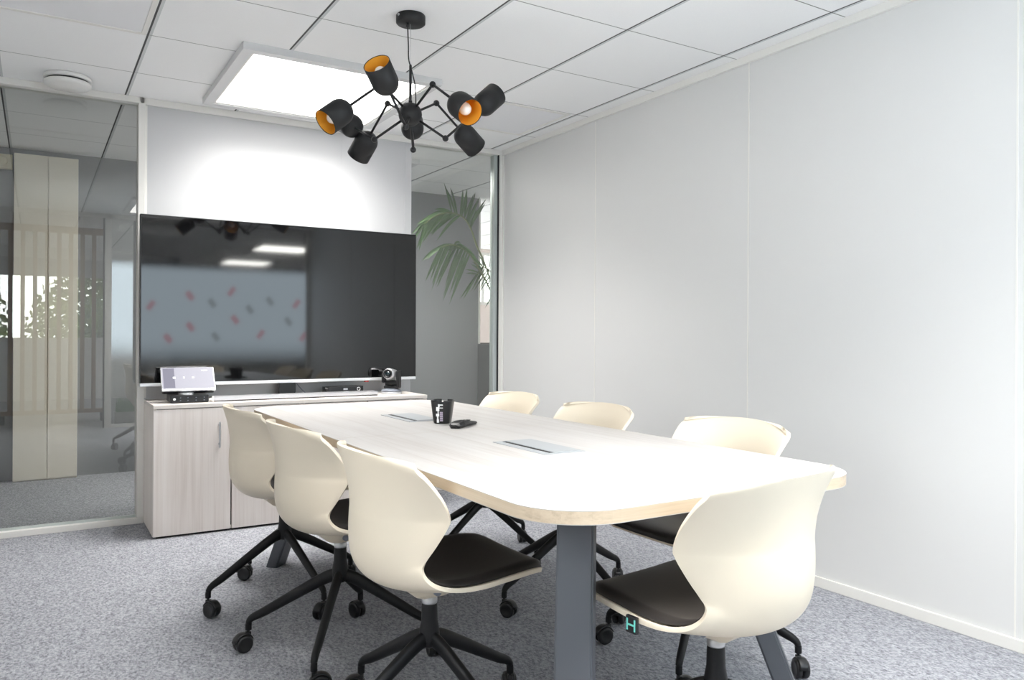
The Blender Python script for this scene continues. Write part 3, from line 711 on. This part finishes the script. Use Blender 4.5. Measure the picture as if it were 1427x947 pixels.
# ------------------------------------------------------------------ conference table
TZ, TT = 0.735, 0.030
TX0, TX1, TY0, TY1 = -2.055, -1.018, -3.668, -1.012
def rounded(x0, x1, y0, y1, r, which, n=12):
    pts = []
    for cx, cy, a0, k in ((x1 - r, y1 - r, 0, 'ne'), (x0 + r, y1 - r, 90, 'nw'), (x0 + r, y0 + r, 180, 'sw'), (x1 - r, y0 + r, 270, 'se')):
        if k in which: pts += [(cx + r * math.cos(R(a0 + 90 * i / n)), cy + r * math.sin(R(a0 + 90 * i / n))) for i in range(n + 1)]
        else: pts.append({'ne': (x1, y1), 'nw': (x0, y1), 'sw': (x0, y0), 'se': (x1, y0)}[k])
    return pts
def table():
    t = thing('conference_table', 'long pale wood conference table with rounded corners and dark splayed legs', 'table', ((TX0 + TX1) / 2, (TY0 + TY1) / 2, 0))
    ys = -2.325
    for y0, y1, wh in ((TY0, ys - 0.0006, ('sw', 'se')), (ys + 0.0006, TY1, ('nw', 'ne'))):
        poly = rounded(TX0, TX1, y0, y1, 0.17, wh)
        n = len(poly)
        def smi(k):
            ex = abs(poly[(k + 1) % n][0] - poly[k][0]); ey = abs(poly[(k + 1) % n][1] - poly[k][1])
            return 2 if ex > ey else 1
        bm = bmesh.new(); prism(bm, poly, TZ - TT, TZ, smi, 0)
        bmesh.ops.bevel(bm, geom=[e for e in bm.edges if abs(e.verts[0].co.z - e.verts[1].co.z) < 1e-6 and abs(e.verts[0].co.y - e.verts[1].co.y) + abs(e.verts[0].co.x - e.verts[1].co.x) > 0 and not (abs(e.verts[0].co.y - ys) < 0.002 and abs(e.verts[1].co.y - ys) < 0.002)], offset=0.0015, segments=1, affect='EDGES')
        fin('tabletop', bm, [M['table'], M['table_edge'], M['table_edge_x']], t)
    bm = bmesh.new(); z1 = TZ - TT - 0.0003
    for x in (-1.72, -1.40): box(bm, x - 0.025, x + 0.025, -3.40, -1.28, z1 - 0.04, z1)
    box(bm, -1.80, -1.28, -3.40, -3.32, z1 - 0.041, z1); box(bm, -1.80, -1.28, -1.36, -1.28, z1 - 0.041, z1)
    fin('under_frame', bm, M['black'], t)
    for fx, fy, sx, sy in ((-1.948, -3.585, 1, 1), (-1.155, -3.570, -1, 1), (-1.962, -1.215, 1, -1), (-1.11, -1.155, -1, -1)):
        top = Vector((fx + (0.13 if fy < -2 and sx > 0 else 0.17) * sx, fy + (0.165 if fy < -2 and sx > 0 else 0.21 if fy < -2 or sx > 0 else 0.13) * sy, z1)); foot = Vector((fx, fy, 0.0004))
        wdir = Vector((sx, -sy, 0)).normalized(); ndir = Vector((sx, sy, 0)).normalized()
        hw, hn = 0.044, 0.018
        bm = bmesh.new(); vs = []
        for c in (foot, top): vs += [bm.verts.new(c + wdir * a * hw + ndir * b * hn * 1.6) for a, b in ((-1, -1), (1, -1), (1, 1), (-1, 1))]
        for q in ((0, 1, 2, 3), (4, 5, 6, 7), (0, 1, 5, 4), (1, 2, 6, 5), (2, 3, 7, 6), (3, 0, 4, 7)): bm.faces.new([vs[i] for i in q])
        bmesh.ops.recalc_face_normals(bm, faces=bm.faces)
        bmesh.ops.bevel(bm, geom=[e for e in bm.edges if abs(e.verts[0].co.z - e.verts[1].co.z) > 0.3], offset=0.005, segments=3, affect='EDGES')
        fin('leg', bm, M['leg_grey'], t)
    for cx, cy in ((-1.545, -2.828), (-1.545, -1.829)):
        f = bx('cable_port', cx - 0.077, cx + 0.077, cy - 0.158, cy + 0.158, TZ - 0.012, TZ + 0.0022, M['port'], t, 0.0015)
        bx('lid', cx - 0.034, cx + 0.066, cy - 0.146, cy + 0.146, TZ + 0.0018, TZ + 0.0042, M['port'], f, 0.001)
        bx('slot', cx - 0.0485, cx - 0.036, cy - 0.140, cy + 0.140, TZ + 0.0015, TZ + 0.0030, M['dark_gap'], f)
table()

# ------------------------------------------------------------------ cup and remote on the table
def cup():
    t = thing('cup', 'black tapered cup with white print standing beside the remote on the table', 'cup', (-1.515, -2.075, TZ + 0.0004), R(-38))
    hgt, rt, rb, th = 0.094, 0.046, 0.034, 0.003
    def sq(r, a):  # rounded-square section
        c, s = math.cos(a), math.sin(a); e = 0.55
        return (r * math.copysign(abs(c) ** e, c), r * math.copysign(abs(s) ** e, s))
    N = 64; K = 14
    bm = bmesh.new(); inner = rb - th
    def ringz(r, z): return [bm.verts.new((*sq(r, 2 * PI * k / N), z)) for k in range(N)]
    def notch(k, z):
        a = (k / N * 360) % 360      # front and back notch in the rim
        return z > 0.081 and (abs(a - 270) < 6 or abs(a - 90) < 6)
    zs = [0, 0.004] + [0.004 + (hgt - 0.004) * i / K for i in range(1, K + 1)]
    outer = [ringz(rb - 0.004 if i == 0 else rb + (rt - rb) * z / hgt, z) for i, z in enumerate(zs)]
    inn = [ringz(rb + (rt - rb) * z / hgt - th, max(z, 0.004)) for z in zs[1:]]
    def skin(A, flip):
        for i in range(len(A) - 1):
            zm = (A[i][0].co.z + A[i + 1][0].co.z) / 2
            for k in range(N):
                if notch(k + 0.5, zm): continue
                q = (A[i][k], A[i][(k + 1) % N], A[i + 1][(k + 1) % N], A[i + 1][k])
                f = bm.faces.new(tuple(reversed(q)) if flip else q); f.smooth = True
    skin(outer, False); skin(inn, True)
    bm.faces.new(list(reversed(outer[0]))); bm.faces.new(inn[0])
    for k in range(N):
        if not notch(k + 0.5, hgt): bm.faces.new((outer[-1][k], outer[-1][(k + 1) % N], inn[-1][(k + 1) % N], inn[-1][k]))
    fin('body', bm, M['black_plastic'], t, False, norm=False)
    def yface(z): return -(rb + (rt - rb) * z / hgt) - 0.0006
    def patch(b, x0, x1, z0, z1):
        vs = [(x0, yface(z0), z0), (x1, yface(z0), z0), (x1, yface(z1), z1), (x0, yface(z1), z1)]
        a = [b.verts.new(v) for v in vs]; c = [b.verts.new((x, y + 0.0008, z)) for x, y, z in vs]
        b.faces.new(a); b.faces.new(list(reversed(c)))
        for k in range(4): b.faces.new((a[k], c[k], c[(k + 1) % 4], a[(k + 1) % 4]))
    bm = bmesh.new()
    for a in ((-0.008, 0.010, 0.074, 0.079), (-0.006, 0.010, 0.063, 0.066), (-0.018, -0.005, 0.052, 0.068), (-0.019, -0.006, 0.030, 0.041), (-0.016, -0.007, 0.004, 0.018), (-0.012, -0.008, 0.041, 0.052), (-0.010, -0.003, 0.068, 0.080), (-0.015, -0.009, 0.018, 0.030)): patch(bm, *a)
    fin('white_print', bm, M['white_print'], t, False)
    bm = bmesh.new()
    for i in range(5): patch(bm, -0.003, 0.009, 0.010 + i * 0.008, 0.0165 + i * 0.008)
    fin('lilac_print', bm, M['lilac_print'], t, False)
cup()
def remote():
    t = thing('remote_control', 'small black arched remote control beside the black cup', 'remote control', (-1.487, -2.218, TZ + 0.0004), R(36))
    bm = bmesh.new()
    # (along, half width, z bottom, z top)
    secs = [(-0.098, 0.016, 0.006, 0.014), (-0.088, 0.025, 0.0, 0.021), (-0.050, 0.027, 0.001, 0.026), (-0.01, 0.025, 0.004, 0.025), (0.04, 0.021, 0.004, 0.018), (0.080, 0.016, 0.002, 0.012), (0.096, 0.009, 0.003, 0.008)]
    rings = []
    for x, hw, z0, z1 in secs:
        rings.append([bm.verts.new((x, y, z)) for y, z in ((-hw * 0.75, z0), (hw * 0.75, z0), (hw, (z0 + z1) / 2), (hw * 0.7, z1), (-hw * 0.7, z1), (-hw, (z0 + z1) / 2))])
    for a, b in zip(rings, rings[1:]):
        for k in range(6): bm.faces.new((a[k], a[(k + 1) % 6], b[(k + 1) % 6], b[k]))
    bm.faces.new(list(reversed(rings[0]))); bm.faces.new(rings[-1])
    fin('body', bm, M['black_plastic'], t, False)
    for i in range(4): bx('button', -0.06 + i * 0.026, -0.045 + i * 0.026, -0.009, 0.009, 0.0245 - 0.002 * max(0, i - 1), 0.0268 - 0.002 * max(0, i - 1), M['dark_gap'], t, 0.0008, world=False)
remote()

# ------------------------------------------------------------------ chairs
PROF = [  # forward, up, half width, edge offset forward, edge offset up
    (0.264, 0.450, 0.140, 0.000, 0.000), (0.254, 0.459, 0.176, 0.000, 0.004), (0.205, 0.464, 0.202, 0.000, 0.008), (0.120, 0.457, 0.218, 0.000, 0.013),
    (0.040, 0.447, 0.226, 0.000, 0.019), (-0.030, 0.440, 0.224, 0.004, 0.028), (-0.090, 0.439, 0.214, 0.014, 0.040), (-0.135, 0.447, 0.201, 0.034, 0.048),
    (-0.172, 0.467, 0.190, 0.062, 0.047), (-0.196, 0.499, 0.187, 0.091, 0.032), (-0.206, 0.537, 0.195, 0.110, 0.014), (-0.208, 0.580, 0.211, 0.128, 0.004),
    (-0.206, 0.622, 0.226, 0.143, 0.000), (-0.204, 0.646, 0.2315, 0.146, 0.000), (-0.205, 0.690, 0.236, 0.127, 0.000), (-0.211, 0.735, 0.241, 0.104, -0.006),
    (-0.219, 0.768, 0.243, 0.089, -0.013), (-0.225, 0.790, 0.2425, 0.080, -0.021), (-0.228, 0.801, 0.237, 0.076, -0.025), (-0.229, 0.805, 0.228, 0.074, -0.026)]
def shell_surface(nt=22):
    S = spline([Vector(p[:3]) for p in PROF], 4); D = spline([Vector((p[3], p[4], 0)) for p in PROF], 4)
    rows = []
    for i, p in enumerate(S):
        q0, q1 = S[max(0, i - 1)], S[min(len(S) - 1, i + 1)]
        ty, tz = q1.x - q0.x, q1.y - q0.y; L = math.hypot(ty, tz); ny, nz = tz / L, -ty / L
        row = []
        for k in range(nt + 1):
            u = -1 + 2 * k / nt; e = abs(u) ** 2.2
            row.append((Vector((p.z * u, p.x + D[i].x * e, p.y + D[i].y * e)), Vector((0, ny, nz)), u))
        rows.append(row)
    return rows
def build_chair():
    t = thing('swivel_chair', 'x', 'chair')
    rows = shell_surface(); bm = bmesh.new()
    V = [[bm.verts.new(v) for v, n_, u in r] for r in rows]
    for i in range(len(V) - 1):
        for k in range(len(V[0]) - 1):
            f = bm.faces.new((V[i][k], V[i][k + 1], V[i + 1][k + 1], V[i + 1][k])); f.smooth = True
    bm.normal_update(); bm.faces.ensure_lookup_table()
    # normals to the sitter's side
    if bm.faces[len(bm.faces) // 2].normal.dot(rows[len(rows) // 2][11][1]) < 0: bmesh.ops.reverse_faces(bm, faces=bm.faces)
    sh = fin('seat_shell', bm, M['shell'], t, False, norm=False)
    so_ = sh.modifiers.new('thick', 'SOLIDIFY'); so_.thickness = 0.011; so_.offset = -1; so_.use_even_offset = True
    bv = sh.modifiers.new('bevel', 'BEVEL'); bv.width = 0.0035; bv.segments = 2; bv.limit_method = 'ANGLE'; bv.angle_limit = R(50)
    # upholstered seat pad
    i0, i1 = 2, 37
    bm = bmesh.new(); up, dn = [], []
    for i in range(i0, i1 + 1):
        a, b = [], []
        fi = min(1.0, min(i - i0, i1 - i) / 4.0)
        for v, n_, u in rows[i]:
            uu = u * 0.955; c = v.copy(); c.x *= 0.955 if True else 1
            fu = min(1.0, (1 - abs(u)) / 0.16)
            hgt = 0.004 + 0.015 * math.sqrt(max(0.0, 1 - (1 - fu) ** 2)) * math.sqrt(max(0.0, 1 - (1 - fi) ** 2))
            a.append(bm.verts.new(c + n_ * hgt)); b.append(bm.verts.new(c + n_ * 0.0008))
        up.append(a); dn.append(b)
    for A, fl in ((up, False), (dn, True)):
        for i in range(len(A) - 1):
            for k in range(len(A[0]) - 1):
                q = (A[i][k], A[i][k + 1], A[i + 1][k + 1], A[i + 1][k]); f = bm.faces.new(tuple(reversed(q)) if fl else q); f.smooth = True
    for i in range(len(up) - 1):
        for k in (0, len(up[0]) - 1): bm.faces.new((up[i][k], up[i + 1][k], dn[i + 1][k], dn[i][k]))
    for k in range(len(up[0]) - 1):
        for i in (0, len(up) - 1): bm.faces.new((up[i][k], up[i][k + 1], dn[i][k + 1], dn[i][k]))
    fin('seat_pad', bm, M['pad'], t, False)
    # bracket with its grey knob, collar, pedestal
    bm = bmesh.new()
    sec = [(0.384, 0.026, 0.030), (0.396, 0.040, 0.058), (0.416, 0.048, 0.082), (0.4285, 0.050, 0.088)]
    rg = [[bm.verts.new((sx * a, sy * b, z)) for sx, sy in ((-1, -1), (1, -1), (1, 1), (-1, 1))] for z, a, b in sec]
    for a, b in zip(rg, rg[1:]):
        for k in range(4): bm.faces.new((a[k], a[(k + 1) % 4], b[(k + 1) % 4], b[k]))
    bm.faces.new(list(reversed(rg[0]))); bm.faces.new(rg[-1])
    br = fin('seat_bracket', bm, M['shell'], t, False)
    for s in (-1, 1):
        bm = bmesh.new(); lathe(bm, [(0, 0.040), (0.010, 0.040), (0.010, 0.053), (0, 0.055)], 20, 0, Matrix.Translation((0, 0.0, 0.404)) @ Matrix.Rotation(s * PI / 2, 4, 'Y')); fin('knob', bm, M['knob'], br, False)
    bm = bmesh.new(); lathe(bm, [(0, 0.362), (0.0205, 0.362), (0.0215, 0.366), (0.0215, 0.388), (0, 0.389)], 28); fin('collar', bm, M['chrome'], t, False)
    bm = bmesh.new(); lathe(bm, [(0, 0.366), (0.0185, 0.366), (0.0205, 0.363), (0.0215, 0.35), (0.0225, 0.315), (0.027, 0.29), (0.029, 0.268), (0.026, 0.250), (0.016, 0.243), (0, 0.242)], 28); fin('pedestal', bm, M['black'], t, False)
    base = []
    for j in range(4):
        bm = bmesh.new()
        path = spline([(0.004, 0, 0.268), (0.045, 0, 0.258), (0.12, 0, 0.218), (0.20, 0, 0.172), (0.268, 0, 0.133), (0.300, 0, 0.117), (0.315, 0, 0.104), (0.319, 0, 0.088), (0.319, 0, 0.072)], 5)
        n_ = len(path); rad = []
        for i, p in enumerate(path):
            u = i / (n_ - 1); rad.append((0.0155 - 0.0045 * min(1, u * 1.3), 0.0235 - 0.013 * min(1, u * 1.25)))
        sweep(bm, path, rad, 14)
        bmesh.ops.rotate(bm, cent=(0, 0, 0), matrix=Matrix.Rotation(j * PI / 2, 3, 'Z'), verts=bm.verts)
        lg = fin('base_arm', bm, M['black'], t, False); base.append(lg)
        # twin-wheel castor swivelled by sw
        sw = (0.9, 2.4, -1.2, 3.6)[j]
        bm = bmesh.new()
        lathe(bm, [(0, 0.078), (0.005, 0.078), (0.005, 0.060), (0, 0.060)], 12)
        ox = 0.020
        for s in (-1, 1):
            lathe(bm, [(0, 0.003), (0.0265, 0.003), (0.0295, 0.006), (0.0295, 0.017), (0.0265, 0.021), (0.020, 0.021), (0.018, 0.020), (0, 0.020)], 28, 0, Matrix.Translation((ox, 0, 0.0300)) @ Matrix.Rotation(s * PI / 2, 4, 'X'))
        # hood
        hr = []
        for k in range(9):
            a = R(10 + 150 * k / 8)
            hr.append([bm.verts.new((ox + r_ * math.cos(a), y_, 0.030 + r_ * math.sin(a))) for r_, y_ in ((0.034, -0.016), (0.036, -0.010), (0.036, 0.010), (0.034, 0.016), (0.031, 0.014), (0.031, -0.014))])
        for a, b in zip(hr, hr[1:]):
            for k in range(6):
                f = bm.faces.new((a[k], a[(k + 1) % 6], b[(k + 1) % 6], b[k])); f.smooth = True
        bm.faces.new(list(reversed(hr[0]))); bm.faces.new(hr[-1])
        box(bm, -0.007, 0.010, -0.008, 0.008, 0.048, 0.066, 0.002)
        bmesh.ops.rotate(bm, cent=(0, 0, 0), matrix=Matrix.Rotation(sw, 3, 'Z'), verts=bm.verts)
        a = j * PI / 2; bmesh.ops.translate(bm, verts=bm.verts, vec=(0.319 * math.cos(a), 0.319 * math.sin(a), 0))
        fin('caster', bm, M['black_plastic'], lg, False)
    return t
CH = build_chair()
def place(src, x, y, face, basea, label):
    """face: direction the sitter looks (deg from +X); basea: direction of one base arm"""
    o = src if not src.get('used') else copy_tree(src)
    src['used'] = 1
    o.location = (x, y, 0.0006); o.rotation_euler = (0, 0, R(face - 90))
    for ch in o.children:
        if ch.name.startswith('base_arm'): ch.rotation_euler = (0, 0, R(basea - (face - 90)))
    o['label'] = label; o['category'] = 'chair'; o['group'] = 'cream swivel chairs around the table'
    return o
chairs = [
    (-2.052, -1.688, 1, 12.5, 'cream swivel chair on the left of the table, nearest the cabinets'),
    (-2.037, -2.342, 2.4, 57.0, 'cream swivel chair on the left of the table, middle of the three'),
    (-2.012, -3.004, 1, 14.5, 'cream swivel chair on the left of the table, nearest the camera'),
    (-1.042, -1.590, 180, 20.6, 'cream swivel chair by the right wall, farthest from the camera'),
    (-1.056, -2.297, 180, 7.0, 'cream swivel chair by the right wall, middle of the three'),
    (-1.004, -3.013, 180, 34.5, 'cream swivel chair by the right wall, nearest the camera'),
    (-1.553, -3.618, 97.5, 44.0, 'cream swivel chair at the near end of the table, a tag on its seat'),
]
objs = [place(CH, *c) for c in chairs]
for o in objs:
    if 'used' in o: del o['used']
# hanging tag on the near chair
bm = bmesh.new(); box(bm, -0.236, -0.228, 0.040, 0.072, 0.430, 0.468, 0.001)
tg = fin('seat_tag', bm, M['black_plastic'], objs[-1], False)
bm = bmesh.new()
for y0, y1, z0, z1 in ((0.043, 0.047, 0.436, 0.462), (0.065, 0.069, 0.436, 0.462), (0.047, 0.065, 0.447, 0.451)): box(bm, -0.2372, -0.2355, y0, y1, z0, z1)
fin('tag_print', bm, M['teal'], tg, False)

# ------------------------------------------------------------------ chandelier
def chandelier():
    cx, cy = -1.585, -1.893
    hz = 2.030
    t = thing('chandelier', 'black spider chandelier of eight gold-lined lamp shades over the table', 'chandelier', (cx, cy, hz), -TH)
    k = 3.31 / 1085.07        # metres per pixel at the hub, local x = right, y = away from the camera
    up = H - hz
    bm = bmesh.new(); lathe(bm, [(0, up), (0.060, up), (0.062, up - 0.003), (0.062, up - 0.032), (0.058, up - 0.036), (0, up - 0.036)], 40); cn = fin('ceiling_canopy', bm, M['lamp_black'], t, False)
    bm = bmesh.new(); lathe(bm, [(0, 0), (0.005, 0), (0.005, 0.004), (0, 0.004)], 12, 0, Matrix.Translation((-0.045, -0.043, up - 0.012)) @ Matrix.Rotation(PI / 2, 4, 'X')); fin('screw', bm, M['chrome'], cn, False)
    bm = bmesh.new(); lathe(bm, [(0, up - 0.034), (0.006, up - 0.034), (0.006, up - 0.052), (0, up - 0.052)], 12, 0, Matrix.Translation((-0.012, -0.01, 0)));
    sweep(bm, spline([(-0.012, -0.01, up - 0.04), (-0.008, -0.01, up - 0.13), (-0.006, -0.01, up - 0.19), (0.010, -0.005, up - 0.25), (0.020, 0, 0.12), (0.024, 0, 0.04)], 8), 0.0028, 8); fin('cable', bm, M['black_plastic'], t, False)
    bm = bmesh.new(); sweep(bm, [(0.0, 0, up - 0.03), (0.0, 0, 0.205)], 0.0010, 6); fin('suspension_wire', bm, M['silver'], t, False)
    bm = bmesh.new(); lathe(bm, [(0, 0.212), (0.004, 0.212), (0.006, 0.206), (0.006, 0.06), (0.008, 0.058), (0.008, 0.04), (0, 0.04)], 14); fin('rod', bm, M['lamp_black'], t, False)
    bm = bmesh.new(); sphere(bm, (0, 0, 0), 0.050, 28); fin('hub', bm, M['lamp_black'], t, False)
    def P(u, v, dep):      # pixel offset from the hub plus depth (pixels) to local metres, with perspective about the camera
        z = 3.31 + dep * k
        x = (u - 713.5) * z / 1085.07 - (574.8 - 713.5) * k
        h_ = (464.97 - v) * z / 1085.07 - (464.97 - 160.0) * k
        return Vector((x, dep * k, h_))
    ARMS = [  # elbow px, elbow depth, shade rim px, rim depth
        ((606, 118), -33, (659, 157), -104),
        ((611, 144), 46, (666, 206), 108),
        ((624, 193), 4, (694, 131), 56),
        ((543, 145), 46, (502, 219), 92),
        ((525, 195), 4, (484, 171), 92),
        ((579, 209), 46, (577, 170), 130),
        ((569, 177), -50, (528, 89), -124),
        ((535, 117), -33, (457, 172), -88)]
    RS, LS = 0.0525, 0.135
    for (eu, ev), ed, (ru, rv), rd in ARMS:
        E, Q = P(eu, ev, ed), P(ru, rv, rd)
        d = (Q - E).normalized(); back = Q - d * LS
        bm = bmesh.new(); hubp = E.normalized() * 0.046
        sweep(bm, [hubp, E], 0.0052, 10); sweep(bm, [E, back + d * 0.004], 0.0052, 10); sphere(bm, E, 0.0135, 14)
        arm = fin('arm', bm, M['lamp_black'], t, False)
        q = d.to_track_quat('Z', 'Y'); xf = Matrix.Translation(back) @ q.to_matrix().to_4x4()
        prof = [(RS * math.sin(a), RS * (1 - math.cos(a)) * 1.0) for a in (PI / 2 * i / 12 for i in range(13))]
        outer = prof + [(RS, LS)]
        bm = bmesh.new(); lathe(bm, outer + [(RS - 0.0015, LS)] + [(max(0, r - 0.0016), z + 0.0016) for r, z in reversed(prof)], 40, 0, xf)
        sh = fin('lamp_shade', bm, M['lamp_black'], t, False)
        bm = bmesh.new(); lathe(bm, [(max(0, r - 0.0026), z + 0.0030) for r, z in prof] + [(RS - 0.0024, LS - 0.002)], 40, 0, xf); fin('lining', bm, M['gold'], sh, False)
        bm = bmesh.new(); lathe(bm, [(0, 0.012), (0.014, 0.012), (0.014, 0.045), (0.013, 0.050), (0.018, 0.062), (0.0235, 0.080), (0.0245, 0.092), (0.021, 0.106), (0.012, 0.115), (0, 0.118)], 28, 0, xf); fin('bulb', bm, M['bulb'], sh, False)
chandelier()
